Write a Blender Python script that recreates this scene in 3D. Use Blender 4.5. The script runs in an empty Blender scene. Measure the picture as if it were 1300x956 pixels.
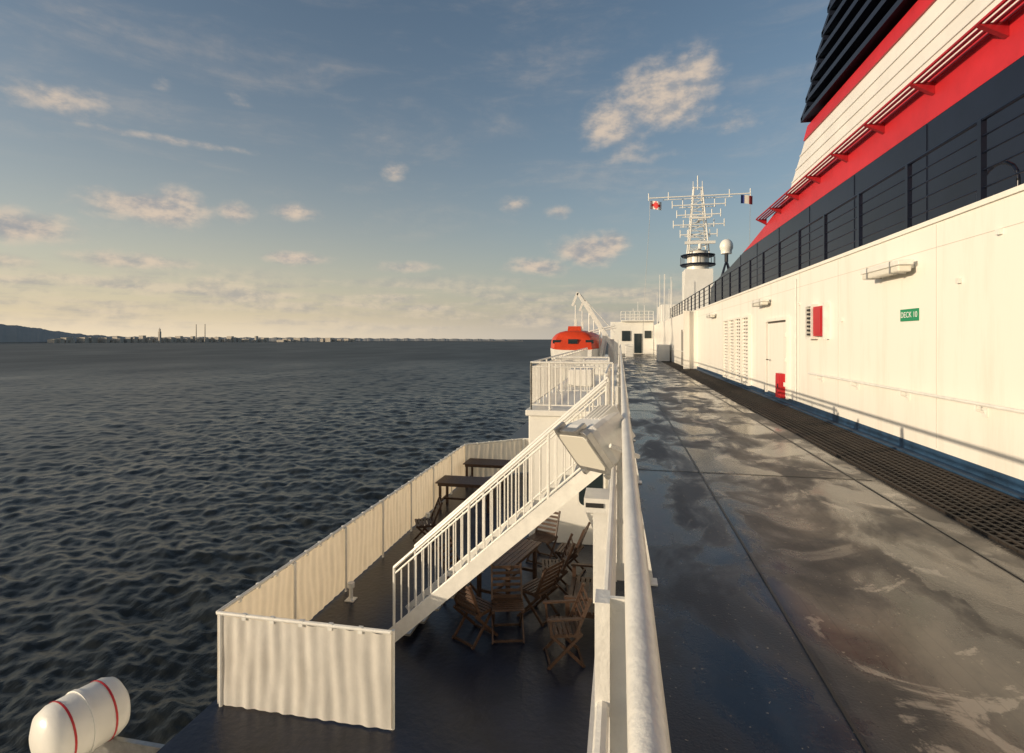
import bpy, math, random
import numpy as np
from mathutils import Vector, Matrix
random.seed(4); np.random.seed(4)
S=bpy.context.scene
R=math.radians
# ------------------------------------------------------------------ helpers
def link(o):
    S.collection.objects.link(o); return o
def empty(name,loc=(0,0,0)):
    o=bpy.data.objects.new(name,None); o.location=loc; o.empty_display_size=.2
    return link(o)
class MB:
    def __init__(s): s.v=[];s.f=[];s.m=[];s.M=Matrix.Identity(4)
    def add(s,vs,fs,mi=0):
        b=len(s.v)
        for p in vs: s.v.append(tuple(s.M@Vector(p)))
        for f in fs: s.f.append([b+i for i in f]); s.m.append(mi)
    def box(s,x0,x1,y0,y1,z0,z1,mi=0):
        s.add([(x0,y0,z0),(x1,y0,z0),(x1,y1,z0),(x0,y1,z0),(x0,y0,z1),(x1,y0,z1),(x1,y1,z1),(x0,y1,z1)],
          [(0,3,2,1),(4,5,6,7),(0,1,5,4),(1,2,6,5),(2,3,7,6),(3,0,4,7)],mi)
    def beam(s,p,q,w,h,mi=0,up=(0,0,1)):
        p=Vector(p);q=Vector(q);d=(q-p).normalized();u=Vector(up)
        if abs(d.dot(u))>.99:u=Vector((0,1,0))
        a=d.cross(u).normalized();b=a.cross(d).normalized()
        vs=[]
        for c in(p,q):
            for sa,sb in((-1,-1),(1,-1),(1,1),(-1,1)): vs.append(c+a*sa*w/2+b*sb*h/2)
        s.add(vs,[(0,3,2,1),(4,5,6,7),(0,1,5,4),(1,2,6,5),(2,3,7,6),(3,0,4,7)],mi)
    def tube(s,p,q,r,mi=0,n=8,r2=None):
        p=Vector(p);q=Vector(q);d=(q-p).normalized();u=Vector((0,0,1))
        if abs(d.dot(u))>.99:u=Vector((0,1,0))
        a=d.cross(u).normalized();b=a.cross(d).normalized()
        vs=[]
        for c,rr in((p,r),(q,r if r2 is None else r2)):
            for i in range(n):
                t=2*math.pi*i/n; vs.append(c+(a*math.cos(t)+b*math.sin(t))*rr)
        fs=[(i,(i+1)%n,n+(i+1)%n,n+i) for i in range(n)]+[tuple(range(n))[::-1],tuple(range(n,2*n))]
        s.add(vs,fs,mi)
    def path(s,pts,r,mi=0,n=8):
        for a,b in zip(pts[:-1],pts[1:]): s.tube(a,b,r,mi,n)
    def prism(s,poly,x0,x1,mi=0):
        n=len(poly)
        vs=[(x0,y,z) for y,z in poly]+[(x1,y,z) for y,z in poly]
        s.add(vs,[tuple(range(n)),tuple(range(2*n-1,n-1,-1))]+[(i,n+i,n+(i+1)%n,(i+1)%n) for i in range(n)],mi)
    def rings(s,rings,mi=0,caps=True):
        n=len(rings[0]);vs=[p for r in rings for p in r];fs=[]
        for k in range(len(rings)-1):
            for i in range(n):
                fs.append((k*n+i,k*n+(i+1)%n,(k+1)*n+(i+1)%n,(k+1)*n+i))
        if caps: fs+= [tuple(range(n))[::-1],tuple(range((len(rings)-1)*n,len(rings)*n))]
        s.add(vs,fs,mi)
    def build(s,name,mats,parent=None,smooth=None,bevel=0):
        me=bpy.data.meshes.new(name);me.from_pydata(s.v,[],s.f)
        for m in mats: me.materials.append(m)
        me.polygons.foreach_set('material_index',s.m)
        import bmesh
        bm=bmesh.new();bm.from_mesh(me);bmesh.ops.recalc_face_normals(bm,faces=bm.faces);bm.to_mesh(me);bm.free()
        o=bpy.data.objects.new(name,me);link(o)
        if smooth is not None:
            me.polygons.foreach_set('use_smooth',[True]*len(me.polygons))
            me.set_sharp_from_angle(angle=R(smooth))
        if bevel:
            b=o.modifiers.new('b','BEVEL');b.width=bevel;b.segments=2;b.limit_method='ANGLE'
        if parent:o.parent=parent
        return o
def mat(name,col,rough=.5,metal=0,noise=0,nscale=4,bump=0,bscale=30,col2=None,spec=.5,coat=0):
    m=bpy.data.materials.new(name);m.use_nodes=True;N=m.node_tree.nodes;L=m.node_tree.links
    p=N['Principled BSDF'];p.inputs['Roughness'].default_value=rough;p.inputs['Metallic'].default_value=metal
    p.inputs['Base Color'].default_value=(*col,1);p.inputs['Specular IOR Level'].default_value=spec
    p.inputs['Coat Weight'].default_value=coat
    tc=N.new('ShaderNodeTexCoord')
    if noise or col2:
        n=N.new('ShaderNodeTexNoise');n.inputs['Scale'].default_value=nscale;n.inputs['Detail'].default_value=8;n.inputs['Roughness'].default_value=.65
        L.new(tc.outputs['Object'],n.inputs['Vector'])
        r=N.new('ShaderNodeValToRGB');r.color_ramp.elements[0].position=.35;r.color_ramp.elements[1].position=.65
        c2=col2 or tuple(c*(1-noise) for c in col)
        r.color_ramp.elements[0].color=(*c2,1);r.color_ramp.elements[1].color=(*col,1)
        L.new(n.outputs['Fac'],r.inputs['Fac']);L.new(r.outputs['Color'],p.inputs['Base Color'])
    if bump:
        n=N.new('ShaderNodeTexNoise');n.inputs['Scale'].default_value=bscale;n.inputs['Detail'].default_value=4
        L.new(tc.outputs['Object'],n.inputs['Vector'])
        b=N.new('ShaderNodeBump');b.inputs['Strength'].default_value=bump;b.inputs['Distance'].default_value=.02
        L.new(n.outputs['Fac'],b.inputs['Height']);L.new(b.outputs['Normal'],p.inputs['Normal'])
    return m
WHITE=mat('white_paint',(.80,.79,.74),.35,noise=.1,nscale=1.2,bump=.12,bscale=25)
RAILW=mat('white_rail_paint',(.82,.81,.76),.3,noise=.14,nscale=6,bump=.15,bscale=60)
NAVY=mat('navy_paint',(.007,.011,.026),.3,noise=.35,nscale=.6,bump=.1,bscale=3)
RED=mat('red_paint',(.55,.022,.03),.4,noise=.2,nscale=1)
DRED=mat('red_steel',(.42,.012,.02),.45,noise=.3,nscale=3)
BLACK=mat('black_rubber',(.02,.02,.02),.6)
STEEL=mat('galvanised_steel',(.45,.45,.44),.35,.7,noise=.3,nscale=12)
ORANGE=mat('orange_grp',(.62,.055,.012),.4,noise=.15,nscale=2)
TEAK=mat('weathered_teak',(.075,.038,.022),.5,noise=.5,nscale=15,bump=.3,bscale=40)
GREEN=mat('green_sign',(.01,.25,.11),.4)
GLASS=mat('dark_glass',(.02,.03,.035),.05)
BLUE=mat('blue_deck_edge',(.028,.075,.15),.5,noise=.5,nscale=3)
LAMPG=mat('lamp_diffuser',(.7,.68,.6),.15)

# ------------------------------------------------------------------ world
SUN=Vector((-.84,-.54,.158)).normalized()
el=math.asin(SUN.z);az=math.atan2(SUN.x,SUN.y)
w=bpy.data.worlds.new("World");S.world=w;w.use_nodes=True
w.cycles.sampling_method='MANUAL';w.cycles.sample_map_resolution=256
N=w.node_tree.nodes;L=w.node_tree.links;N.clear()
out=N.new('ShaderNodeOutputWorld');bg=N.new('ShaderNodeBackground');L.new(bg.outputs[0],out.inputs[0])
STR=.135
bg.inputs['Strength'].default_value=STR
sky=N.new('ShaderNodeTexSky');sky.sky_type='NISHITA';sky.sun_disc=False
sky.sun_elevation=el;sky.sun_rotation=az%(2*math.pi);sky.altitude=30;sky.air_density=1.0;sky.dust_density=1.6;sky.ozone_density=1.4
def M(op,a,b=None,c=None):
    n=N.new('ShaderNodeMath');n.operation=op
    for i,x in enumerate((a,b,c)):
        if x is None: continue
        if isinstance(x,(int,float)): n.inputs[i].default_value=x
        else: L.new(x,n.inputs[i])
    return n.outputs[0]
def smooth(x,a,b):
    n=N.new('ShaderNodeMapRange');n.interpolation_type='SMOOTHSTEP'
    L.new(x,n.inputs[0]);n.inputs[1].default_value=a;n.inputs[2].default_value=b
    return n.outputs[0]
tc=N.new('ShaderNodeTexCoord');sp=N.new('ShaderNodeSeparateXYZ');L.new(tc.outputs['Generated'],sp.inputs[0])
X,Y,Z=sp.outputs
azd=M('MULTIPLY',M('ARCTAN2',X,Y),57.2958)
eld=M('MULTIPLY',M('ARCSINE',Z),57.2958)
def noise(sx,sy,off,detail=9,rough=.6,dist=0.0):
    cb=N.new('ShaderNodeCombineXYZ')
    L.new(M('ADD',M('MULTIPLY',azd,sx),off[0]),cb.inputs[0]);L.new(M('ADD',M('MULTIPLY',eld,sy),off[1]),cb.inputs[1])
    n=N.new('ShaderNodeTexNoise');n.inputs['Scale'].default_value=1;n.inputs['Detail'].default_value=detail;n.inputs['Roughness'].default_value=rough
    n.inputs['Distortion'].default_value=dist
    L.new(cb.outputs[0],n.inputs['Vector']);return n.outputs['Fac']
blobs=[(4.2,23.5,5.0,2.9,1.5),(7.5,25,2.8,2.2,1.3),(-.8,21.3,3.6,2.5,1.25),(1,18.5,5,1.8,.6),(-3.4,9.2,3.3,1.6,1.65),(-1.0,9.8,1.9,1.5,1.4),(-8.5,7.6,3.8,1.0,1.2),(-44.8,11.4,5.4,1.5,1.4),(-38.5,11.8,1.9,1,1.2),(-43,12.4,2.4,1.2,1.2),(-33.1,12.3,2.4,.9,1.25),
(-54.3,8.8,4.4,1.4,1.35),(-46.5,6.7,5.8,.8,1.2),(-40,5.4,4,.5,.9),(-55,6,4,.8,1),(-33,7.9,3,.7,1.25),(-51.5,18.7,4,1.4,1.05),(-44,17.3,9,.4,.8),(-23.6,16.9,1.4,1.2,.95),(-11,14,1.7,.9,1.0),(-6.3,13.2,1.6,.8,.95),
(-38,21.7,1.4,.8,.65),(-44,21.6,1,.7,.65),(11,20.5,3,1.6,.6),(-22,7.4,3.4,.7,.95),(-60,16,6,1.5,.8),(25,12,7,2,.8),(-90,14,20,3,.8),(60,20,20,4,.7),(160,15,30,4,.7),(-150,18,20,5,.7)]
tot=None
for a0,e0,sa,se,st in blobs:
    da=M('DIVIDE',M('SUBTRACT',azd,a0),sa);de=M('DIVIDE',M('SUBTRACT',eld,e0),se)
    g=M('MULTIPLY',M('EXPONENT',M('MULTIPLY',M('ADD',M('MULTIPLY',da,da),M('MULTIPLY',de,de)),-1)),st)
    tot=g if tot is None else M('MAXIMUM',tot,g)
n1=noise(.34,.6,(3.1,1.7),10,.58);n2=noise(.34,.6,(3.1+.16,1.7-.32),10,.58)
dens=M('ADD',tot,M('MULTIPLY',M('SUBTRACT',n1,.5),1.35))
cm=M('MULTIPLY',smooth(dens,.2,1.35),smooth(tot,.02,.4))
n3=noise(.09,.75,(9,2),8,.6)
band=M('MULTIPLY',smooth(eld,.0,1.2),M('SUBTRACT',1,smooth(eld,4.2,7.5)))
bm_=M('MULTIPLY',M('MULTIPLY',smooth(n3,.36,.64),band),.75)
n4=noise(.05,.22,(1,8),8,.65,.4)
veil=M('MULTIPLY',M('MULTIPLY',smooth(n4,.45,.8),smooth(eld,6,14)),.25)
mask=M('MAXIMUM',M('MULTIPLY',cm,.9),M('MAXIMUM',bm_,veil))
light=smooth(M('SUBTRACT',n1,n2),-.18,.16)
def rgb(c):
    n=N.new('ShaderNodeRGB');n.outputs[0].default_value=(c[0],c[1],c[2],1);return n.outputs[0]
def mix(f,a,b,mode='MIX'):
    n=N.new('ShaderNodeMix');n.data_type='RGBA';n.blend_type=mode;n.clamp_result=False
    if isinstance(f,float):n.inputs[0].default_value=f
    else:L.new(f,n.inputs[0])
    L.new(a,n.inputs[6]);L.new(b,n.inputs[7]);return n.outputs[2]
k=1/STR
ccol=mix(light,rgb((.35*k,.35*k,.36*k)),rgb((.70*k,.57*k,.45*k)))
bcol=mix(light,rgb((.40*k,.38*k,.36*k)),rgb((.72*k,.60*k,.45*k)))
leftw=smooth(azd,15,-50)
haze=M('EXPONENT',M('MULTIPLY',M('ABSOLUTE',eld),-.13))
hcol=mix(leftw,rgb((.42*k,.40*k,.37*k)),rgb((.88*k,.73*k,.52*k)))
base=mix(M('MULTIPLY',haze,.92),sky.outputs[0],hcol)
lowf=M('SUBTRACT',1,smooth(eld,5,8))
c1=mix(mask,base,mix(lowf,ccol,bcol))
c1=mix(M('MULTIPLY',M('SUBTRACT',1,smooth(M('ABSOLUTE',eld),0,2.6)),.75),c1,hcol)
L.new(c1,bg.inputs['Color'])

sl=bpy.data.lights.new('sun','SUN');sl.energy=4.1;sl.angle=R(.6);sl.color=(1,.81,.58)
so=link(bpy.data.objects.new('sun',sl));so.rotation_euler=SUN.to_track_quat('Z','Y').to_euler()

# ------------------------------------------------------------------ sea
SEA=-28
dense=np.linspace(-72,8,760);coarse=np.linspace(8,288,120)[1:-1]
ang=np.radians(np.concatenate([dense,coarse]))
r1=np.exp(np.linspace(math.log(28),math.log(900),860));r2=np.exp(np.linspace(math.log(900),math.log(45000),120))[1:]
rr=np.concatenate([[4,14],r1,r2]);nr=len(rr);na=len(ang)
RR,AA=np.meshgrid(rr,ang,indexing='ij')
XX=RR*np.sin(AA);YY=RR*np.cos(AA);ZZ=np.zeros_like(XX)
spacing=np.maximum(np.gradient(rr)[:,None],RR*np.radians(.11))
wd=R(72)
for i in range(120):
    lam=math.exp(random.uniform(math.log(.75),math.log(15)))
    th=wd+random.gauss(0,.65);kk=2*math.pi/lam
    amp=.0058*lam*(1 if lam<4 else (4/lam)**.85)
    att=np.clip((lam/spacing-2.2)/3,0,1)
    ph=kk*(XX*math.cos(th)+YY*math.sin(th))+random.uniform(0,6.28)
    ph=ph+.5*np.sin(kk*.21*(XX*math.sin(th)-YY*math.cos(th))+i)
    ZZ+=amp*att*(np.sin(ph)+.25*np.cos(2*ph))
ZZ+=SEA
vs=np.stack([XX,YY,ZZ],-1).reshape(-1,3)
idx=np.arange(nr*na).reshape(nr,na)
a=idx[:-1,:];b=np.roll(idx,-1,1)[:-1,:];c=np.roll(idx,-1,1)[1:,:];d=idx[1:,:]
fs=np.stack([a,d,c,b],-1).reshape(-1,4)
me=bpy.data.meshes.new('sea')
me.vertices.add(len(vs));me.vertices.foreach_set('co',vs.ravel().astype(np.float32))
me.loops.add(fs.size);me.loops.foreach_set('vertex_index',fs.ravel().astype(np.int32))
me.polygons.add(len(fs));me.polygons.foreach_set('loop_start',np.arange(0,fs.size,4,dtype=np.int32))
me.polygons.foreach_set('loop_total',np.full(len(fs),4,dtype=np.int32))
me.update();me.validate();me.polygons.foreach_set('use_smooth',[True]*len(me.polygons))
m=mat('sea_water',(.018,.020,.018),.12,spec=.42);m.node_tree.nodes['Principled BSDF'].inputs['IOR'].default_value=1.33
NN=m.node_tree.nodes;LL=m.node_tree.links;p=NN['Principled BSDF']
t=NN.new('ShaderNodeTexCoord');mp=NN.new('ShaderNodeMapping');mp.inputs['Rotation'].default_value=(0,0,-wd);mp.inputs['Scale'].default_value=(1,.5,1)
LL.new(t.outputs['Object'],mp.inputs[0])
ln=NN.new('ShaderNodeVectorMath');ln.operation='LENGTH';LL.new(t.outputs['Object'],ln.inputs[0])
mr=NN.new('ShaderNodeMapRange');LL.new(ln.outputs['Value'],mr.inputs[0])
for i_,v_ in ((1,60),(2,900),(3,.24),(4,.46)):mr.inputs[i_].default_value=v_
n=NN.new('ShaderNodeTexNoise');n.inputs['Scale'].default_value=.012;n.inputs['Detail'].default_value=5
LL.new(mp.outputs[0],n.inputs['Vector'])
ma=NN.new('ShaderNodeMath');ma.operation='MULTIPLY_ADD';LL.new(n.outputs['Fac'],ma.inputs[0]);ma.inputs[1].default_value=.22;LL.new(mr.outputs[0],ma.inputs[2])
ms=NN.new('ShaderNodeMath');ms.operation='SUBTRACT';LL.new(ma.outputs[0],ms.inputs[0]);ms.inputs[1].default_value=.11
LL.new(ms.outputs[0],p.inputs['Roughness'])
prev=None
for sc,dist,st in((.06,1.3,.5),(1.1,.14,.7),(4,.04,.7)):
    n=NN.new('ShaderNodeTexNoise');n.inputs['Scale'].default_value=sc;n.inputs['Detail'].default_value=4;n.inputs['Roughness'].default_value=.6
    LL.new(mp.outputs[0],n.inputs['Vector'])
    bb=NN.new('ShaderNodeBump');bb.inputs['Distance'].default_value=dist;bb.inputs['Strength'].default_value=st
    LL.new(n.outputs['Fac'],bb.inputs['Height'])
    if prev:LL.new(prev,bb.inputs['Normal'])
    prev=bb.outputs['Normal']
LL.new(prev,p.inputs['Normal'])
me.materials.append(m);link(bpy.data.objects.new('sea',me))

# ------------------------------------------------------------------ land
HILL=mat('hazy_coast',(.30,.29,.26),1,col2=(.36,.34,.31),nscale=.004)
def azp(azdeg,dist): return Vector((dist*math.sin(R(azdeg)),dist*math.cos(R(azdeg)),0))
prof=[(-85,170),(-70,165),(-62,158),(-57,150),(-54.5,138),(-53,120),(-51.5,92),(-49.5,64),(-47,50),(-44,46),(-40,48),(-36,43),(-32,44),(-27,38),(-22,36),(-19,33),(-15,30),(-12,24),(-10,5)]
mb=MB()
azs=np.arange(-85,-10,.12)
hs=np.interp(azs,[p[0] for p in prof],[p[1] for p in prof])
prevc=None
for a_,h in zip(azs,hs):
    D=5200+ (a_+55)*28 if a_>-55 else 5200
    h=h+random.uniform(-2,2)+3*math.sin(a_*5)
    f=azp(a_,D);g=azp(a_,D+300);q=azp(a_,D+1500)
    cur=[(f.x,f.y,SEA-1),(f.x,f.y,SEA+6),(g.x,g.y,SEA+h),(q.x,q.y,SEA+h*.9)]
    if prevc:
        mb.add(prevc+cur,[(0,1,5,4),(1,2,6,5),(2,3,7,6)])
    prevc=cur
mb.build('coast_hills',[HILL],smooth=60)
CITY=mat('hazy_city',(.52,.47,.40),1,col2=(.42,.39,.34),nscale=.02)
mb=MB()
for i in range(120):
    a_=random.choice([random.uniform(-52,-43),random.uniform(-52,-25),random.uniform(-44,-37)]);D=5150+(a_+55)*28-random.uniform(0,60)
    c_=azp(a_,D);ww=random.uniform(8,40);hh=random.uniform(20,44)+(20 if random.random()<.06 else 0)
    mb.box(c_.x-ww,c_.x+ww,c_.y-15,c_.y+15,SEA,SEA+hh)
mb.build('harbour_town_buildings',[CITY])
for a_,h in((-41.6,150),(-40.9,154)):
    mb=MB();c_=azp(a_,5400);mb.tube((c_.x,c_.y,SEA),(c_.x,c_.y,SEA+h),4.5,0,12,3)
    mb.tube((c_.x,c_.y,SEA+h),(c_.x,c_.y,SEA+h+5),3.4,0,12,3.4)
    mb.build('power_station_chimney',[CITY])
mb=MB();c_=azp(-44.4,5300)
mb.box(c_.x-8,c_.x+8,c_.y-8,c_.y+8,SEA,SEA+90);mb.box(c_.x-5,c_.x+5,c_.y-5,c_.y+5,SEA+90,SEA+112);mb.tube((c_.x,c_.y,SEA+112),(c_.x,c_.y,SEA+124),3,0,8,.5)
mb.build('church_tower',[CITY])

# ------------------------------------------------------------------ ship decks
def deckmat():
    m=bpy.data.materials.new('wet_painted_deck');m.use_nodes=True;N=m.node_tree.nodes;L=m.node_tree.links;p=N['Principled BSDF']
    tc=N.new('ShaderNodeTexCoord');sp=N.new('ShaderNodeSeparateXYZ');L.new(tc.outputs['Object'],sp.inputs[0])
    def nz(sc,det=8,ro=.6,dist=0,vec=None):
        n=N.new('ShaderNodeTexNoise');n.inputs['Scale'].default_value=sc;n.inputs['Detail'].default_value=det;n.inputs['Roughness'].default_value=ro;n.inputs['Distortion'].default_value=dist
        L.new(vec or tc.outputs['Object'],n.inputs['Vector']);return n.outputs['Fac']
    def mr(x,a,b,c=0,d=1):
        n=N.new('ShaderNodeMapRange');n.interpolation_type='SMOOTHSTEP';L.new(x,n.inputs[0])
        for i,v in enumerate((a,b,c,d)):n.inputs[1+i].default_value=v
        return n.outputs[0]
    def mx(f,a,b):
        n=N.new('ShaderNodeMix');n.data_type='RGBA';L.new(f,n.inputs[0])
        for i,v in((6,a),(7,b)):
            if isinstance(v,tuple):n.inputs[i].default_value=(*v,1)
            else:L.new(v,n.inputs[i])
        return n.outputs[2]
    def mt(op,a,b):
        n=N.new('ShaderNodeMath');n.operation=op
        for i,x in enumerate((a,b)):
            if isinstance(x,(int,float)):n.inputs[i].default_value=x
            else:L.new(x,n.inputs[i])
        return n.outputs[0]
    mp=N.new('ShaderNodeMapping');mp.inputs['Scale'].default_value=(1,.6,1);L.new(tc.outputs['Object'],mp.inputs[0])
    big=nz(1.1,9,.62,.6,mp.outputs[0]);mid=nz(4,8,.7);fine=nz(70,4,.6)
    right=mr(mt('ADD',sp.outputs[0],mt('MULTIPLY',mid,.15)),.9,1.25)
    blue=mx(mr(big,.35,.65),(.018,.028,.048),(.036,.046,.066))
    brown=mx(mr(big,.40,.60),(.045,.042,.042),(.125,.108,.09))
    c=mx(right,blue,brown)
    c=mx(mr(mid,.50,.72,0,.7),c,(.026,.028,.036))
    salt=mr(nz(1.25,12,.66,1.0),.575,.61)
    rim=mt('MULTIPLY',salt,right)
    c=mx(mt('MULTIPLY',rim,.6),c,(.46,.40,.33))
    spk=mr(nz(38,2,.5),.70,.74)
    c=mx(mt('MULTIPLY',spk,.5),c,(.4,.35,.28))
    wn=nz(1.3,8,.6,.5,mp.outputs[0])
    wet=mr(wn,.40,.58,.13,.52)
    puddle=mr(nz(.9,7,.55,.6,mp.outputs[0]),.57,.60)
    L.new(mt('MULTIPLY',wet,mr(puddle,0,1,1,.55)),p.inputs['Roughness'])
    b=N.new('ShaderNodeBump');b.inputs['Strength'].default_value=.45;b.inputs['Distance'].default_value=.006
    plank=mt('ABSOLUTE',mt('SUBTRACT',mt('FRACT',mt('MULTIPLY',sp.outputs[0],11),0),.5),0)
    groove=mr(plank,.43,.49,0,1)
    c=mx(mt('MULTIPLY',mt('MULTIPLY',groove,right),.28),c,(.015,.015,.018));L.new(c,p.inputs['Base Color'])
    dry=mr(wn,.42,.56,.25,1)
    h=mt('ADD',mt('MULTIPLY',mt('MULTIPLY',fine,.9),dry),mt('MULTIPLY',mid,.45))
    L.new(h,b.inputs['Height']);L.new(b.outputs['Normal'],p.inputs['Normal'])
    return m
DECK=deckmat()
TERR=mat('terrace_blue_deck',(.009,.013,.030),.33,noise=.5,nscale=1.5,bump=.3,bscale=12)
MAT=mat('rubber_mat',(.03,.022,.017),.7,noise=.4,nscale=4)
D=-1.6; T=-4.5
mb=MB();mb.box(-.05,4.0,-8,62,D-.12,D);mb.build('upper_deck',[DECK])
mb=MB()
for xx in(.94,2.62):
    mb.box(xx-.008,xx+.008,-6,60,D+.002,D+.007)
for k_ in range(12):
    y_=1.2+k_*5.6;mb.box(.02,2.8,y_-.004,y_+.004,D+.002,D+.0055)
mb.build('deck_weld_seams',[mat('dark_seam',(.01,.012,.015),.4)])
mb=MB();mb.box(2.9,3.84,-6,46,D+.002,D+.008,1)
for i in range(11):
    x_=2.92+i*.09;mb.box(x_-.014,x_+.014,-6,46,D+.008,D+.03)
for i in range(470):
    y_=-4+i*.1;mb.box(2.9,3.84,y_-.012,y_+.012,D+.008,D+.026)
mb.build('drainage_mat',[MAT,BLACK])
mb=MB()
mb.box(-4.95,14,-12,75,SEA-2,T-.2)
mb.build('ship_hull',[WHITE])
mb=MB();mb.box(-4.95,14,-8,30,T-.19,T);mb.build('terrace_deck',[TERR])

# ------------------------------------------------------------------ superstructure wall
def wallmat():
    m=mat('white_steel_wall',(.80,.78,.73),.38)
    N=m.node_tree.nodes;L=m.node_tree.links;p=N['Principled BSDF'];tc=[n for n in N if n.type=='TEX_COORD'][0]
    mp=N.new('ShaderNodeMapping');mp.inputs['Scale'].default_value=(1,1.2,.15);L.new(tc.outputs['Object'],mp.inputs[0])
    n=N.new('ShaderNodeTexNoise');n.inputs['Scale'].default_value=2.0;n.inputs['Detail'].default_value=9;n.inputs['Roughness'].default_value=.7;L.new(mp.outputs[0],n.inputs[0])
    r=N.new('ShaderNodeValToRGB');r.color_ramp.elements[0].position=.28;r.color_ramp.elements[1].position=.5
    r.color_ramp.elements[0].color=(.745,.71,.635,1);r.color_ramp.elements[1].color=(.83,.805,.74,1)
    L.new(n.outputs['Fac'],r.inputs[0]);L.new(r.outputs[0],p.inputs['Base Color'])
    n2=N.new('ShaderNodeTexNoise');n2.inputs['Scale'].default_value=.9;n2.inputs['Detail'].default_value=2;L.new(tc.outputs['Object'],n2.inputs[0])
    b=N.new('ShaderNodeBump');b.inputs['Strength'].default_value=.35;b.inputs['Distance'].default_value=.04;L.new(n2.outputs['Fac'],b.inputs['Height']);L.new(b.outputs[0],p.inputs['Normal'])
    return m
WALL=wallmat()
GAP=mat('door_gap_shadow',(.08,.07,.06),.8)
sup=empty('superstructure')
mb=MB();mb.box(4,14,-8,30,D,1.5);mb.box(3.6,14,30,60,D,1.5);mb.box(3.97,4.3,-8,60.1,1.5,1.56)
mb.build('side_wall',[WALL],sup)
mb=MB();mb.box(3.86,3.995,-8,29.9,D+.003,D+.05);mb.box(3.985,3.999,-8,29.9,D+.05,D+.17);mb.build('blue_gutter',[BLUE],sup)
mb=MB()
for y_ in(1.5,4.7,7.9,11.1,13.3,17.2,22.8,26):
    mb.box(3.996,3.9995,y_-.004,y_+.004,D+.2,1.48)
mb.box(3.996,3.9995,-6,29.9,1.18,1.188)
mb.build('plate_seams',[mat('seam_shadow',(.6,.57,.52),.6)],sup)
mb=MB()
mb.box(3.93,4,14.05,14.13,-1.45,.55);mb.box(3.93,4,15.95,16.03,-1.45,.55);mb.box(3.93,4,14.13,15.95,.47,.55)
mb.box(3.97,4,14.18,15.90,-1.40,.42);mb.box(3.994,3.999,14.13,15.95,-1.45,.47,1)
for z_ in(-1.1,-.5,.1):mb.box(3.9,3.93,14.07,14.2,z_-.05,z_+.05)
mb.box(3.88,3.905,15.55,15.72,-.565,-.535,1)
mb.build('steel_door',[WALL,GAP],bevel=.004)
mb=MB()
for i in range(4):
    y0=17.9+i*1.08
    for ya,yb in((y0,y0+.07),(y0+.9,y0+.97)):mb.box(3.9,4,ya,yb,-1.45,.75)
    mb.box(3.9,4,y0+.07,y0+.9,.68,.75);mb.box(3.9,4,y0+.07,y0+.9,-1.45,-1.38)
    mb.box(3.985,3.998,y0+.07,y0+.9,-1.38,.68,1)
    mb.box(3.93,3.95,y0+.46,y0+.50,-1.38,.68)
    for k_ in range(18):
        z_=-1.36+k_*.113
        mb.add([(3.93,y0+.07,z_),(3.93,y0+.9,z_),(3.98,y0+.9,z_+.065),(3.98,y0+.07,z_+.065),(3.93,y0+.07,z_+.012),(3.93,y0+.9,z_+.012),(3.98,y0+.9,z_+.077),(3.98,y0+.07,z_+.077)],
         [(0,1,2,3),(4,7,6,5),(0,4,5,1),(2,6,7,3)])
mb.build('ventilation_locker_doors',[WALL,GAP])
mb=MB();mb.box(3.55,3.598,31.5,33,-1.5,.45);mb.box(3.53,3.6,31.38,31.5,-1.5,.55);mb.box(3.53,3.6,33,33.12,-1.5,.55)
mb.build('entrance_door',[mat('grey_door',(.25,.24,.22),.5)])
mb=MB();mb.box(3.3,3.6,29.85,29.99,D+.01,1.5);mb.build('wall_fin',[WALL])
def lamp(y0,y1,z):
    e=empty('deck_lamp',(3.9,(y0+y1)/2,z))
    mb=MB();mb.M=Matrix.Translation((-3.9,-(y0+y1)/2,-z))
    mb.box(3.9,3.999,y0+.12,y1-.12,z-.02,z+.04);mb.box(3.74,3.93,y0,y1,z+.02,z+.09)
    mb.build('housing',[RAILW],e,bevel=.01)
    mb=MB();mb.M=Matrix.Translation((-3.9,-(y0+y1)/2,-z));mb.box(3.75,3.92,y0+.03,y1-.03,z-.07,z+.02)
    mb.build('diffuser',[LAMPG],e,bevel=.02)
    mb=MB();mb.M=Matrix.Translation((-3.9,-(y0+y1)/2,-z))
    for t_ in(.2,.8):
        y_=y0+(y1-y0)*t_;mb.box(3.735,3.94,y_-.015,y_+.015,z-.08,z+.095)
    mb.build('clips',[STEEL],e)
lamp(8.3,9.5,1.0);lamp(15.6,16.8,1.0);lamp(24,25.2,1.0)
e=empty('deck_sign',(3.99,8.55,.34))
mb=MB();mb.box(-.004,.008,-.24,.24,-.085,.085);mb.build('plate',[GREEN],e)
cu=bpy.data.curves.new('lettering','FONT');cu.body='DECK 10';cu.size=.115;cu.align_x='CENTER';cu.align_y='CENTER';cu.extrude=.001
to=link(bpy.data.objects.new('lettering',cu));cu.materials.append(mat('sign_white',(.8,.8,.78),.5));to.parent=e
to.matrix_local=Matrix(((0,0,-1,-.007),(-1,0,0,0),(0,1,0,0),(0,0,0,1)))
mb=MB();mb.box(3.89,3.998,11.62,12.1,.06,.66,0);mb.box(3.875,3.89,11.66,12.06,.1,.62,0)
mb.build('fire_hose_cabinet',[RED],bevel=.006)
mb=MB()
mb.box(3.86,3.998,12.12,12.16,.0,.72);mb.box(3.86,3.998,12.46,12.5,.0,.72);mb.box(3.86,3.998,12.16,12.46,.68,.72);mb.box(3.86,3.998,12.16,12.46,0,.04)
for k_ in range(7):mb.box(3.88,3.99,12.16,12.46,.08+k_*.085,.12+k_*.085,1)
mb.box(3.9,3.998,11.53,11.60,.0,.72,0)
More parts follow.
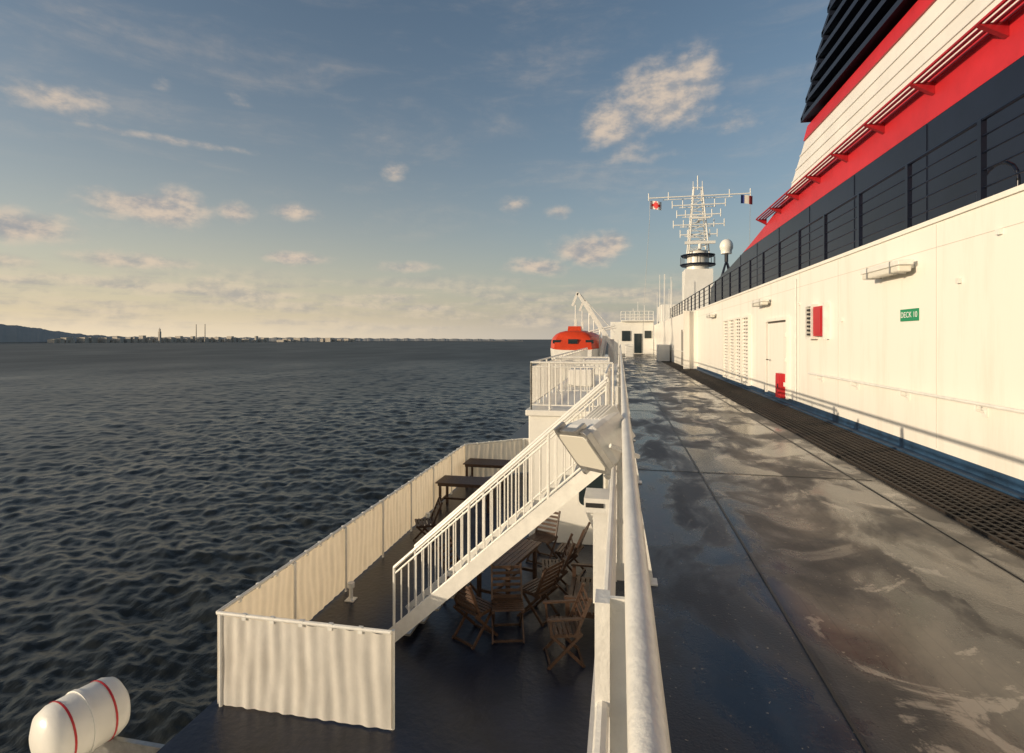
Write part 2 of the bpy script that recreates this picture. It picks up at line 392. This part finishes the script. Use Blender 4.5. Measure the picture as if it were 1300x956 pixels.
mb.build('vent_grille',[RAILW,BLACK])
mb=MB();mb.box(3.85,3.998,14.3,14.68,-1.45,-.85,0);mb.box(3.835,3.85,14.34,14.64,-1.4,-.9,0);mb.box(3.81,3.835,14.38,14.41,-1.2,-1.1,1)
mb.build('fire_hydrant_box',[RED,BLACK],bevel=.006)
mb=MB()
mb.tube((3.9,-5,-.72),(3.9,12.4,-.72),.021)
for i in range(11):
    y_=-4.6+i*1.65;mb.path([(3.9,y_,-.735),(3.9,y_,-.79),(3.999,y_,-.82)],.011);mb.box(3.985,3.999,y_-.04,y_+.04,-.87,-.77)
mb.tube((3.52,31,-.7),(3.52,55,-.7),.02)
mb.build('wall_handrail',[RAILW],smooth=40)
mb=MB()
for y_,z_ in((6.7,1.15),(10.9,.35),(13.3,.8),(7.4,.7)):
    mb.box(3.96,3.999,y_-.03,y_+.03,z_-.03,z_+.03)
mb.tube((3.97,13.5,-1.4),(3.97,13.5,1.4),.012)
mb.build('wall_junction_boxes',[RAILW])
# ------------------------------------------------------------------ upper navy railing
mb=MB()
for i in range(31):
    y_=-3+i*1.6+.5
    mb.box(4.02,4.08,y_-.035,y_+.035,1.56,2.5)
for k_,z_ in enumerate((1.72,1.92,2.12,2.31)):
    mb.tube((4.05,-5,z_),(4.05,46,z_),.012)
mb.tube((4.05,-5,2.5),(4.05,46,2.5),.024)
mb.build('upper_deck_railing',[NAVY],smooth=40)
mb=MB()
pts=[(4.5,7.6+.35*math.cos(t_),1.85+.28*math.sin(t_)) for t_ in np.linspace(0,math.pi,10)]
mb.path([(4.5,7.95,1.5)]+pts+[(4.5,7.25,1.5)],.022);mb.build('vent_pipe',[NAVY],smooth=60)
# ------------------------------------------------------------------ funnel
fun=empty('ship_funnel')
A=-4
def yf(z):
    return float(np.interp(z,[1.5,3.6,4.1,4.4,4.8,5.25,6.5,7.1,9.4,14],[39,38.2,30.5,27.6,24.2,21.2,19.5,18.8,16.4,12.8]))
def band(z0,z1,x0,name,m,steps=6,x1=13):
    zs=np.linspace(z0,z1,steps+1)
    poly=[(A,z0)]+[(yf(z),z) for z in zs]+[(A,z1)]
    mb=MB();mb.prism(poly,x0,x1);return mb.build(name,[m],fun)
FW=mat('funnel_white',(.78,.77,.74),.4,noise=.1,nscale=.8)
band(1.5,4.3,6.0,'navy_casing',NAVY,10)
band(4.3,5.12,5.995,'red_band',RED)
band(5.12,6.55,6.0,'white_band',FW)
band(6.55,6.9,5.95,'thin_red_band',RED)
band(6.9,15,6.5,'louvre_core',BLACK,x1=12.5)
mb=MB()
for z_ in(5.55,5.87,6.2):mb.box(5.97,6.0,A,yf(z_)-.02,z_-.02,z_+.02)
mb.build('white_battens',[FW],fun)
mb=MB()
for i in range(18):
    z_=7.02+i*.44;ye=yf(z_)+.15
    x0=5.75;x1=6.55
    mb.add([(x0,A,z_),(x0,ye,z_),(x1,ye-.3,z_+.3),(x1,A,z_+.3),(x0,A,z_+.14),(x0,ye,z_+.14),(x1,ye-.3,z_+.44),(x1,A,z_+.44)],
      [(0,1,2,3),(4,7,6,5),(0,4,5,1),(1,5,6,2),(2,6,7,3),(3,7,4,0)])
    mb.add([(x0,ye,z_),(13,ye,z_),(13,ye-.6,z_+.3),(x0,ye-.6,z_+.3),(x0,ye,z_+.14),(13,ye,z_+.14),(13,ye-.6,z_+.44),(x0,ye-.6,z_+.44)],
      [(0,1,2,3),(4,7,6,5),(0,4,5,1),(1,5,6,2),(2,6,7,3),(3,7,4,0)])
mb.build('louvre_fins',[mat('louvre_navy',(.012,.016,.03),.35)],fun)
mb=MB()
for x_ in(5.6,5.72,5.84,5.95):
    mb.box(x_-.022,x_+.022,A,24.2,5.0,5.04)
for i in range(13):
    y_=-.3+i*2.04
    mb.add([(5.57,y_-.05,5.0),(5.99,y_-.05,5.0),(5.99,y_-.05,4.76),(5.57,y_+.05,5.0),(5.99,y_+.05,5.0),(5.99,y_+.05,4.76)],[(0,1,2),(3,5,4),(0,3,4,1),(1,4,5,2),(2,5,3,0)])
mb.build('catwalk',[DRED],fun)
mb=MB()
for i in range(9):
    y_=2+i*3.4;mb.box(5.985,6.0,y_-.02,y_+.02,1.6,4.28)
mb.build('navy_ribs',[NAVY],fun)
# ------------------------------------------------------------------ satellite dome
e=empty('satellite_dome')
mb=MB();cx,cy,cz=6.75,37,6.0
rings=[]
for i in range(11):
    t_=-math.pi/2+math.pi*i/10;r_=.42*math.cos(t_)+.001
    if i<4:r_=max(r_,.34)
    rings.append([(cx+r_*math.cos(a_),cy+r_*math.sin(a_),cz+.48*math.sin(t_)) for a_ in np.linspace(0,2*math.pi,20,endpoint=False)])
mb.rings(rings);mb.build('radome',[WHITE],e,smooth=50)
mb=MB()
mb.tube((cx,cy,cz-.5),(cx,cy,cz-1.0),.12)
for dx,dy in((-1,-.8),(1,-.8),(-.9,1),(.9,1)):
    mb.tube((cx,cy,cz-.9),(cx+dx,cy+dy,1.5),.06)
mb.tube((cx-.5,cy-.4,3.6),(cx+.5,cy-.4,3.6),.04)
mb.build('tripod',[NAVY],e)
# ------------------------------------------------------------------ mast
e=empty('radar_mast');mx_,my=7.0,52.0
mb=MB()
def oct(r,z):return [(mx_+r*math.cos(a_),my+r*math.sin(a_),z) for a_ in np.linspace(0,2*math.pi,12,endpoint=False)]
mb.box(mx_-1.25,mx_+1.15,my-1.2,my+1.2,1.5,6.3);mb.rings([oct(1.0,6.3),oct(.9,8.0)])
mb.build('trunk',[WHITE],e,smooth=30)
mb=MB();mb.rings([oct(1.5,6.7),oct(1.6,6.85)])
mb.rings([oct(1.45,7.55),oct(1.55,7.7)])
for a_ in np.linspace(0,2*math.pi,12,endpoint=False):
    mb.tube((mx_+1.5*math.cos(a_),my+1.5*math.sin(a_),6.85),(mx_+1.5*math.cos(a_),my+1.5*math.sin(a_),7.55),.03)
mb.build('platform',[NAVY],e)
mb=MB()
def leg(sx,sy,z):
    f=(z-8)/6.6;r_=.85*(1-f)+.3*f
    return (mx_+sx*r_,my+sy*r_,z)
zs=[8+i*.6 for i in range(11)]
for sx,sy in((-1,-1),(1,-1),(1,1),(-1,1)):
    mb.tube(leg(sx,sy,7.7),leg(sx,sy,13.9),.06)
for i in range(9):
    for a_,b_ in(((-1,-1),(1,-1)),((1,-1),(1,1)),((1,1),(-1,1)),((-1,1),(-1,-1))):
        mb.tube(leg(*a_,zs[i]),leg(*b_,zs[i+1]),.03,n=5);mb.tube(leg(*b_,zs[i]),leg(*b_,zs[i+1]),.03,n=5);mb.tube(leg(*a_,zs[i]),leg(*b_,zs[i]),.03,n=5)
for z_,w_ in((13.0,4.4),(12.2,2.3),(11.3,1.9),(10.4,2.2),(9.5,1.6)):
    mb.beam((mx_-w_,my-.6,z_),(mx_+w_,my-.6,z_),.09,.09)
    mb.beam((mx_-w_*.7,my+.3,z_),(mx_+w_*.7,my+.3,z_),.06,.06)
    for k_ in(-1,-.6,.6,1):mb.tube((mx_+w_*k_,my-.6,z_-.25),(mx_+w_*k_,my-.6,z_+.45),.045)
mb.tube((mx_,my,13.7),(mx_,my,15.0),.05);mb.tube((mx_-.5,my,13.9),(mx_+.5,my,13.9),.05);mb.tube((mx_-.4,my,13.9),(mx_-.4,my,14.5),.03);mb.tube((mx_+.4,my,13.9),(mx_+.4,my,14.5),.03)
mb.box(mx_-1.3,mx_+1.3,my-1.5,my-1.3,8.5,8.75);mb.tube((mx_,my-1.4,8.1),(mx_,my-1.4,8.5),.15);mb.beam((mx_,my-1.5,8.1),(mx_,my,8.1),.3,.1)
mb.box(mx_-.9,mx_+.9,my-1.3,my-1.15,10.8,10.95);mb.beam((mx_,my-1.3,10.7),(mx_,my,10.7),.25,.1)
mb.build('lattice',[RAILW],e)
def flag(x,z,cols,y=51.4):
    e=empty('flag',(x,y,z));mb=MB();n=9;W=1.05;H=.75
    for i in range(n):
        for j in range(6):
            def P(i,j):
                u=i/n;v=j/6;return (W*u*.95,.13*math.sin(u*7)+.05*v,-H*v-.12*u+.05*math.sin(u*6))
            if cols=='tri': mi=min(2,i*3//n)
            else: mi=0 if (abs((i+.5)/n-.5)*1.0+abs((j+.5)/6-.5))>.42 else 1
            mb.add([P(i,j),P(i+1,j),P(i+1,j+1),P(i,j+1)],[(0,1,2,3)],mi)
    ms=[mat('flag_blue',(.02,.04,.2),.7),mat('flag_white',(.4,.38,.35),.7),mat('flag_red',(.4,.03,.03),.7)] if cols=='tri' else [mat('flag_white2',(.7,.68,.65),.7),mat('flag_red2',(.55,.03,.03),.7)]
    mb.build('cloth',ms,e)
flag(2.75,12.75,'house');flag(10.6,12.9,'tri')
mb=MB()
mb.path([(2.72,51.4,13),(2.68,51.4,11),(2.4,51,7),(2.1,50.5,2.5),(2,50,-1)],.018,n=5)
mb.path([(11.4,51.4,13),(11.3,51.4,6),(11.2,51,1.5)],.018,n=5)
mb.build('halyards',[STEEL])
mb=MB()
for x_,y_,z0,h in((3.9,43,1.5,3),(4.1,46,1.5,3.6),(3.8,49,1.5,4.2),(4.3,50,1.5,3.0),(3.7,53,1.5,4.6),(4.4,56,1.5,5),(3.8,58,1.5,3.4),(4.6,41,1.5,2.4),(1.9,60,2.05,2),(1.4,60,2.05,1.3),(2.6,60,2.05,1.6)):
    mb.tube((x_,y_,z0),(x_,y_,z0+h),.045,n=6,r2=.02)
mb.build('whip_antennas',[RAILW])
mb=MB();mb.box(-1.0,3.55,60,66,D,1.9);mb.box(.1,3.6,59.6,66,1.9,2.05);mb.box(4.2,12,58,64,1.5,3.6)
mb.build('bridge_wing_house',[WHITE],bevel=.04)
mb=MB();mb.box(.2,1.1,59.9,59.995,-.2,.9);mb.box(1.5,2.3,59.9,59.995,-1.5,.6);mb.box(2.6,3.3,59.9,59.995,.1,.9);mb.build('house_windows',[GLASS])
mb=MB()
for x_ in np.linspace(.1,3.5,8):mb.tube((x_,59.7,2.05),(x_,59.7,3.0),.03)
for z_ in(2.35,2.65,3.0):mb.tube((.1,59.7,z_),(3.5,59.7,z_),.03)
mb.build('house_roof_railing',[RAILW])
mb=MB();mb.box(2.7,3.5,40,42,D,-.4);mb.box(.5,1.2,50,53,D,-.5);mb.build('deck_locker',[WHITE],bevel=.03)

# ------------------------------------------------------------------ near deck edge railing
e=empty('deck_edge_railing')
mb=MB();RX=.035
mb.tube((RX,-3,-.5),(RX,58,-.5),.026,n=20)
mb.build('top_rail',[RAILW],e,smooth=40)
mb=MB()
for z_ in(-.74,-.97,-1.2):mb.tube((-.035,-3,z_),(-.035,58,z_),.014)
mb.box(-.115,-.055,-3,58,-1.75,-1.47)
mb.build('lower_rails',[RAILW],e,smooth=40)
mb=MB()
for i in range(25):
    y_=-1.4+i*2.53
    mb.box(-.05,-.02,y_-.03,y_+.03,D-.1,-.53)
    mb.add([(RX,y_-.006,-.53),(-.02,y_-.006,-.53),(-.02,y_-.006,D),(.21,y_-.006,D),(.21,y_-.006,D+.05),
            (RX,y_+.006,-.53),(-.02,y_+.006,-.53),(-.02,y_+.006,D),(.21,y_+.006,D),(.21,y_+.006,D+.05)],
           [(0,1,2,3,4),(9,8,7,6,5),(0,4,9,5),(3,8,9,4),(2,7,8,3),(1,6,7,2),(0,5,6,1)])
    mb.box(.14,.24,y_-.05,y_+.05,D+.002,D+.012)
mb.build('stanchions',[RAILW],e)
mb=MB();mb.box(-.115,-.052,-6,60,-2.0,-1.76);mb.build('deck_edge_beam',[WHITE])
mb=MB();mb.box(-.11,.5,-8,11.9,T,-2.01);mb.build('cabin_side_wall',[WHITE])
# ------------------------------------------------------------------ accommodation block ahead of terrace
mb=MB();mb.box(-2.0,-.13,11.9,56,T,D);mb.box(-2.06,-.13,11.82,56,D-.1,D+.03)
o=mb.build('cabin_block',[WHITE],bevel=.02)
mb=MB()
def rr_(cx,cz,w,h,r,y):
    pts=[]
    for sx,sz,a0 in((1,1,0),(-1,1,90),(-1,-1,180),(1,-1,270)):
        for k_ in range(6):
            a_=R(a0+18*k_);pts.append((cx+sx*(w/2-r)+r*math.cos(a_),y,cz+sz*(h/2-r)+r*math.sin(a_)))
    return pts
mb.rings([rr_(-.62,-3.2,.62,.95,.16,11.9),rr_(-.62,-3.2,.62,.95,.16,11.86)],0)
mb.rings([rr_(-.62,-3.2,.52,.85,.13,11.865),rr_(-.62,-3.2,.52,.85,.13,11.85)],1)
mb.build('cabin_window',[RAILW,GLASS])
def railing(name,pts,h=1.05,n_per=.13,r=.011,top=.024,bars=(),par=None):
    mb=MB()
    for a_,b_ in zip(pts[:-1],pts[1:]):
        a_=Vector(a_);b_=Vector(b_);L_=(b_-a_).length;n=max(2,int(L_/n_per))
        up=Vector((0,0,h))
        mb.tube(a_+up,b_+up,top);mb.tube(a_+Vector((0,0,.1)),b_+Vector((0,0,.1)),.016)
        mb.tube(a_+Vector((0,0,h-.1)),b_+Vector((0,0,h-.1)),.014)
        for i in range(n+1):
            p=a_.lerp(b_,i/n)
            big=(i%10==0 or i==n)
            mb.tube(p+Vector((0,0,0 if big else .1)),p+Vector((0,0,h if big else h-.1)),.022 if big else r,n=6)
    return mb.build(name,[RAILW],par,smooth=40)
railing('platform_railing',[(-.15,11.95,D+.03),(-1.95,11.95,D+.03),(-1.95,33,D+.03)])
railing('platform_railing',[(-.3,15.5,D+.03),(-1.8,15.5,D+.03)])
mb=MB();mb.box(-1.7,-.9,18,20,D+.03,-1.0);mb.box(-1.6,-.5,24,27,D+.03,-.9);mb.build('life_jacket_locker',[WHITE],bevel=.04)
# ------------------------------------------------------------------ staircase (athwartships)
e=empty('terrace_staircase')
X0,Z0,X1,Z1=-3.3,T,-.18,D
mb=MB()
for y_ in(7.55,8.4):
    mb.beam((X0-.1,y_,Z0+.02),(X1,y_,Z1-.06),.05,.2)
mb.build('stringers',[RAILW],e)
mb=MB()
for i in range(14):
    f=(i+.5)/14;x_=X0+(X1-X0)*f;z_=Z0+(Z1-Z0)*f
    mb.box(x_-.13,x_+.13,7.58,8.37,z_-.02,z_+.015)
mb.build('treads',[STEEL],e)
for y_ in(7.55,8.4):
    railing('handrail',[(X0,y_,Z0+.12),(X1,y_,Z1+.03)],h=.98,n_per=.155,r=.012,par=e)
mb=MB();mb.box(-.5,-.12,7.5,8.45,D-.06,D);mb.build('landing',[RAILW],e)
railing('landing_railing',[(-.22,8.45,D),(-.22,11.8,D)])
# ------------------------------------------------------------------ canvas fence
def canvasmat():
    m=mat('white_canvas',(.80,.78,.73),.7,noise=.14,nscale=3,bump=.3,bscale=10)
    N=m.node_tree.nodes;L=m.node_tree.links;p=N['Principled BSDF'];o_=N['Material Output']
    t_=N.new('ShaderNodeBsdfTranslucent');t_.inputs[0].default_value=(.85,.72,.52,1);mx=N.new('ShaderNodeMixShader');mx.inputs[0].default_value=.33
    L.new(p.outputs[0],mx.inputs[1]);L.new(t_.outputs[0],mx.inputs[2]);L.new(mx.outputs[0],o_.inputs[0]);return m
CANV=canvasmat()
F=-3.36
fp=[(-1.95,17.95),(-3.2,17.95),(-4.85,16.6),(-4.85,5.8),(-2.57,5.8)]
e=empty('canvas_fence')
mb=MB()
for (xa,ya),(xb,yb) in zip(fp[:-1],fp[1:]):
    d_=Vector((xb-xa,yb-ya,0));L_=d_.length;d_.normalize();nrm=Vector((-d_.y,d_.x,0));n=int(L_/.03)
    cols=[]
    for i in range(n+1):
        s=i/n*L_;p=Vector((xa,ya,0))+d_*s
        edge=min(1,min(s,L_-s)/.1)
        col=[]
        for j in range(9):
            v=j/8
            off=(.007*math.sin(s*2*math.pi/.17+.9*math.sin(v*4+s*2.3)+2*math.sin(s*1.3))+.006*math.sin(s*23+v*4+3*math.sin(s))+.018*math.sin(s*1.7+v*3)*math.sin(v*math.pi))*edge
            q=p+nrm*off;sag=.012*abs(math.sin(s*math.pi/.38))
            col.append((q.x,q.y,T+.02+(F-.02-T-.02-sag)*v))
        cols.append(col)
    b0=len(mb.v)
    for c_ in cols:
        for q in c_:mb.v.append(q)
    for i in range(n):
        for j in range(8):
            mb.f.append([b0+i*9+j,b0+(i+1)*9+j,b0+(i+1)*9+j+1,b0+i*9+j+1]);mb.m.append(0)
mb.build('canvas',[CANV],e,smooth=80)
mb=MB()
for (xa,ya),(xb,yb) in zip(fp[:-1],fp[1:]):
    a_=Vector((xa,ya,F));b_=Vector((xb,yb,F));mb.tube(a_,b_,.024)
    d_=(b_-a_).normalized();nn=Vector((d_.y,-d_.x,0))*-.05
    L_=(b_-a_).length;n=max(1,round(L_/1.5))
    for i in range(n+1):
        p=a_.lerp(b_,i/n)+nn;mb.tube((p.x,p.y,T),(p.x,p.y,F),.022)
    k_=int(L_/.38)
    for i in range(1,k_):
        p=a_.lerp(b_,i/k_);mb.box(p.x-.027,p.x+.027,p.y-.02,p.y+.02,p.z-.05,p.z+.027)
mb.build('posts_and_rail',[RAILW],e,smooth=40)
for y_ in (8.6,12.4):
    mb=MB();mb.tube((-4.55,y_,T),(-4.55,y_,T+.22),.035);mb.tube((-4.55,y_,T+.22),(-4.55,y_,T+.3),.06,n=12);mb.box(-4.63,-4.47,y_-.08,y_+.08,T+.001,T+.02)
    mb.build('terrace_floor_light',[RAILW])
# ------------------------------------------------------------------ furniture
def place(x,y,rot):return Matrix.Translation((x,y,T))@Matrix.Rotation(R(rot),4,'Z')
def chair(x,y,rot,arms=False):
    mb=MB();mb.M=place(x,y,rot)
    for sx in(-.23,.23):
        mb.beam((sx,-.25,0),(sx,.22,.47),.025,.04)
        mb.beam((sx*.9,.26,0),(sx*.9,-.2,.45),.025,.04)
        mb.beam((sx,.12,.42),(sx,.34,.95),.028,.042)
        mb.beam((sx,-.22,.45),(sx,.2,.45),.03,.035)
        if arms:
            mb.beam((sx*1.1,-.26,.68),(sx*1.1,.24,.69),.05,.025);mb.beam((sx*1.08,-.2,.45),(sx*1.08,-.22,.67),.03,.03)
    for i in range(7):
        y_=-.22+i*.065;mb.box(-.24,.24,y_,y_+.045,.465,.482)
    for i in range(6):
        f=.18+i*.145;y_=.12+.22*f;z_=.42+.53*f
        mb.beam((-.23,y_,z_),(.23,y_,z_),.014,.045)
    mb.beam((-.23,.24,.03),(.23,.24,.03),.03,.03);mb.beam((-.23,-.22,.03),(.23,-.22,.03),.03,.03)
    return mb.build('folding_chair',[TEAK])
def table(x,y,rot,W=1.5,Dp=.8):
    mb=MB();mb.M=place(x,y,rot)
    n=9
    for i in range(n):
        y_=-Dp/2+i*Dp/n;mb.box(-W/2,W/2,y_+.004,y_+Dp/n-.006,.715,.74)
    mb.box(-W/2+.05,W/2-.05,-Dp/2+.05,-Dp/2+.08,.64,.713);mb.box(-W/2+.05,W/2-.05,Dp/2-.08,Dp/2-.05,.64,.713)
    for sx in(-1,1):
        for sy in(-1,1):
            px,py=sx*(W/2-.1),sy*(Dp/2-.1);mb.box(px-.03,px+.03,py-.03,py+.03,0,.713)
        mb.box(sx*(W/2-.1)-.02,sx*(W/2-.1)+.02,-Dp/2+.1,Dp/2-.1,.2,.25)
    mb.box(-W/2+.1,W/2-.1,-.02,.02,.2,.25)
    return mb.build('wooden_table',[TEAK])
def bench(x,y,rot):
    mb=MB();mb.M=place(x,y,rot)
    for sx in(-.6,.6):
        mb.box(sx-.03,sx+.03,-.25,-.19,0,.62);mb.beam((sx,.22,0),(sx,.3,.92),.05,.06);mb.box(sx-.035,sx+.035,-.27,.26,.62,.65);mb.box(sx-.02,sx+.02,-.2,.24,.36,.42)
    for i in range(6):mb.box(-.6,.6,-.25+i*.08,-.19+i*.08,.42,.44)
    mb.beam((-.6,.3,.9),(.6,.3,.9),.03,.07);mb.beam((-.6,.26,.5),(.6,.26,.5),.03,.05)
    for i in range(12):
        x_=-.54+i*.098;mb.beam((x_,.262,.5),(x_,.298,.9),.04,.015,up=(0,1,0))
    return mb.build('garden_bench',[TEAK])
table(-4.0,13.9,0);table(-4.0,16.1,0,1.3);chair(-4.2,11.3,-65)
chair(-2.15,7.9,150);chair(-1.68,8.05,15);chair(-1.3,8.7,-120);chair(-1.15,9.6,-80);table(-1.95,9.4,75,1.3,.75);chair(-1.55,10.9,-20);chair(-2.7,9.0,80)
bench(-.55,8.7,-90);chair(-.78,7.6,-75,True);chair(-.95,10.4,-100)
# ------------------------------------------------------------------ floodlight
fl=empty('floodlight')
fwd=Vector((-.66,-.50,-.56)).normalized()
Q=fwd.to_track_quat('Z','Y').to_matrix().to_4x4()
FM=Matrix.Translation((-.17,3.3,-.63))@Q@Matrix.Rotation(R(8),4,'Z')@Matrix.Scale(1.1,4)
def rect(w,h,z,r=.02):return [(x,y,z) for x,y in((-w+r,-h),(w-r,-h),(w,-h+r),(w,h-r),(w-r,h),(-w+r,h),(-w,h-r),(-w,-h+r))]
mb=MB();mb.M=FM
mb.rings([rect(.06,.06,-.22),rect(.09,.08,-.20),rect(.12,.10,-.1),rect(.17,.125,.0),rect(.17,.125,.04)])
for k_ in range(5):mb.box(-.08+k_*.04-.004,-.08+k_*.04+.004,-.11,.11,-.21,-.08)
mb.build('housing',[RAILW],fl,bevel=.004)
mb=MB();mb.M=FM
mb.rings([rect(.185,.14,.04),rect(.185,.14,.075)],0);mb.rings([rect(.155,.11,.07),rect(.155,.11,.079)],1)
for sx in(-.12,.12):
    mb.box(sx-.015,sx+.015,.135,.16,.02,.09);mb.box(sx-.015,sx+.015,-.16,-.135,.02,.09)
mb.build('glass_frame',[STEEL,LAMPG],fl,bevel=.003)
mb=MB();mb.M=FM
mb.path([(-.195,0,0),(-.195,-.15,-.1),(.195,-.15,-.1),(.195,0,0)],.012)
mb.M=Matrix.Identity(4)
mb.box(-.20,-.05,3.08,3.3,-.98,-.90);mb.box(-.15,-.06,3.1,3.26,-1.5,-.98)
mb.build('bracket',[RAILW],fl)
mb=MB();mb.box(-.19,-.09,3.074,3.079,-.95,-.925);mb.build('slot',[BLACK],fl)
# ------------------------------------------------------------------ lifeboat
lb=empty('lifeboat')
cx,y0,Lb=-2.95,34.5,9.0
mb=MB();rg=[];
for i in range(15):
    u=i/14;wv=1.85*(math.sin(math.pi*(.14+.78*u)))**.5*(1 if u<.75 else 1-((u-.75)/.25)**2*.8)
    keel=-2.5+.9*max(0,(u-.7)/.3)**2+.35*max(0,(.2-u)/.2)
    r_=[]
    for j in range(13):
        t_=math.pi*j/12;r_.append((cx-wv*math.cos(t_)*1,y0+u*Lb,-.62-( -.62-keel)*math.sin(t_)**.75))
    rg.append(r_)
mb.rings(rg,0);mb.build('hull',[WHITE],lb,smooth=60)
mb=MB();rg=[]
for i in range(15):
    u=i/14;wv=1.82*(math.sin(math.pi*(.14+.78*u)))**.5*(1 if u<.75 else 1-((u-.75)/.25)**2*.8)
    top=.2+.4*math.sin(math.pi*min(1,.25+u*.8))
    r_=[]
    for j in range(13):
        t_=math.pi*j/12;cc=math.cos(t_);r_.append((cx-wv*math.copysign(abs(cc)**.7,cc),y0+u*Lb+(.5*math.sin(t_) if i==0 else 0),-.6+(top+.6)*math.sin(t_)**.7))
    rg.append(r_)
mb.rings(rg,0)
mb.rings([[(cx+a_*.5,y0+1.2,z_) for a_,z_ in((-1,.2),(1,.2),(.8,.85),(-.8,.85))],[(cx+a_*.5,y0+2.4,z_) for a_,z_ in((-1,.2),(1,.2),(.8,.85),(-.8,.85))]],0)
mb.build('canopy',[ORANGE],lb,smooth=50)
mb=MB();mb.box(cx-.3,cx+.3,y0+.05,y0+.3,-.3,.0,0)
for s in(-1,1):
    mb.box(cx+s*1.05-.25,cx+s*1.05+.25,y0+.12,y0+.25,-.28,-.05,0)
mb.rings([[(cx-1.3*math.cos(t_),y0-.02,-.62+.08*math.sin(t_)) for t_ in np.linspace(0,2*math.pi,12,endpoint=False)],[(cx-1.88*math.cos(t_),y0+6,-.62+.08*math.sin(t_)) for t_ in np.linspace(0,2*math.pi,12,endpoint=False)]],1)
mb.build('hatches_and_fender',[GLASS,ORANGE],lb)
dv=empty('lifeboat_davit')
mb=MB()
for y_ in(36,42.5):
    mb.beam((-.25,y_,-.9),(-2.75,y_,3.05),.14,.2);mb.beam((-2.75,y_,3.1),(-3.1,y_,2.2),.14,.16)
    mb.beam((-.25,y_,D),(-.25,y_,.3),.25,.3);mb.beam((-1.3,y_,D),(-1.0,y_,.4),.2,.2)
    mb.tube((-2.9,y_,2.3),(-2.9,y_,.6),.03);mb.tube((-2.6,y_,3),(-.3,y_,.4),.02)
    mb.tube((-.3,y_,.9),(-2.0,y_,.5),.05);mb.tube((-2.0,y_,1.8),(-2.0,y_,.4),.04);mb.tube((-1.3,y_,.75),(-1.3,y_,D),.05)
    mb.box(-2.98,-2.8,y_-.15,y_+.15,.8,1.3)
mb.tube((-2.75,36,3.05),(-2.75,42.5,3.05),.06);mb.box(-.8,-.2,38,39.5,D,0)
mb.build('davit_arms',[RAILW],dv)
# ------------------------------------------------------------------ liferaft canister (on an outboard cradle)
lr=empty('liferaft_canister')
mb=MB();c0=Vector((-6.25,5.25,-4.52));ax=Vector((.25,.97,.0)).normalized()
u_=Vector((0,0,1));v_=ax.cross(u_)
def rg_(r,s):return [tuple(c0+ax*s+(u_*math.cos(a_)+v_*math.sin(a_))*r) for a_ in np.linspace(0,2*math.pi,32,endpoint=False)]
mb.rings([rg_(.05,-.42),rg_(.2,-.4),rg_(.31,-.34),rg_(.35,-.25),rg_(.355,-.02),rg_(.37,-.02),rg_(.37,.02),rg_(.355,.02),rg_(.35,.3),rg_(.31,.39),rg_(.2,.45),rg_(.05,.47)])
mb.build('shell',[WHITE],lr,smooth=50)
mb=MB()
for s in(-.2,.22):mb.rings([rg_(.356,s-.012),rg_(.36,s),rg_(.356,s+.012)],0,False)
mb.build('straps',[RED],lr)
mb=MB()
for s in(-.2,.22):
    p=c0+ax*s;mb.box(p.x-.3,-4.94,p.y-.03,p.y+.03,p.z-.5,p.z-.3)
mb.build('cradle',[STEEL],lr)
# ------------------------------------------------------------------ camera
cam=bpy.data.cameras.new('camera');co=link(bpy.data.objects.new('camera',cam))
cam.sensor_width=36;cam.lens=19.0;cam.shift_y=-.0365;cam.clip_start=.02;cam.clip_end=100000
co.rotation_euler=(R(90),0,R(11.3));S.camera=co
S.view_settings.view_transform='Standard';S.view_settings.look='None';S.view_settings.exposure=0
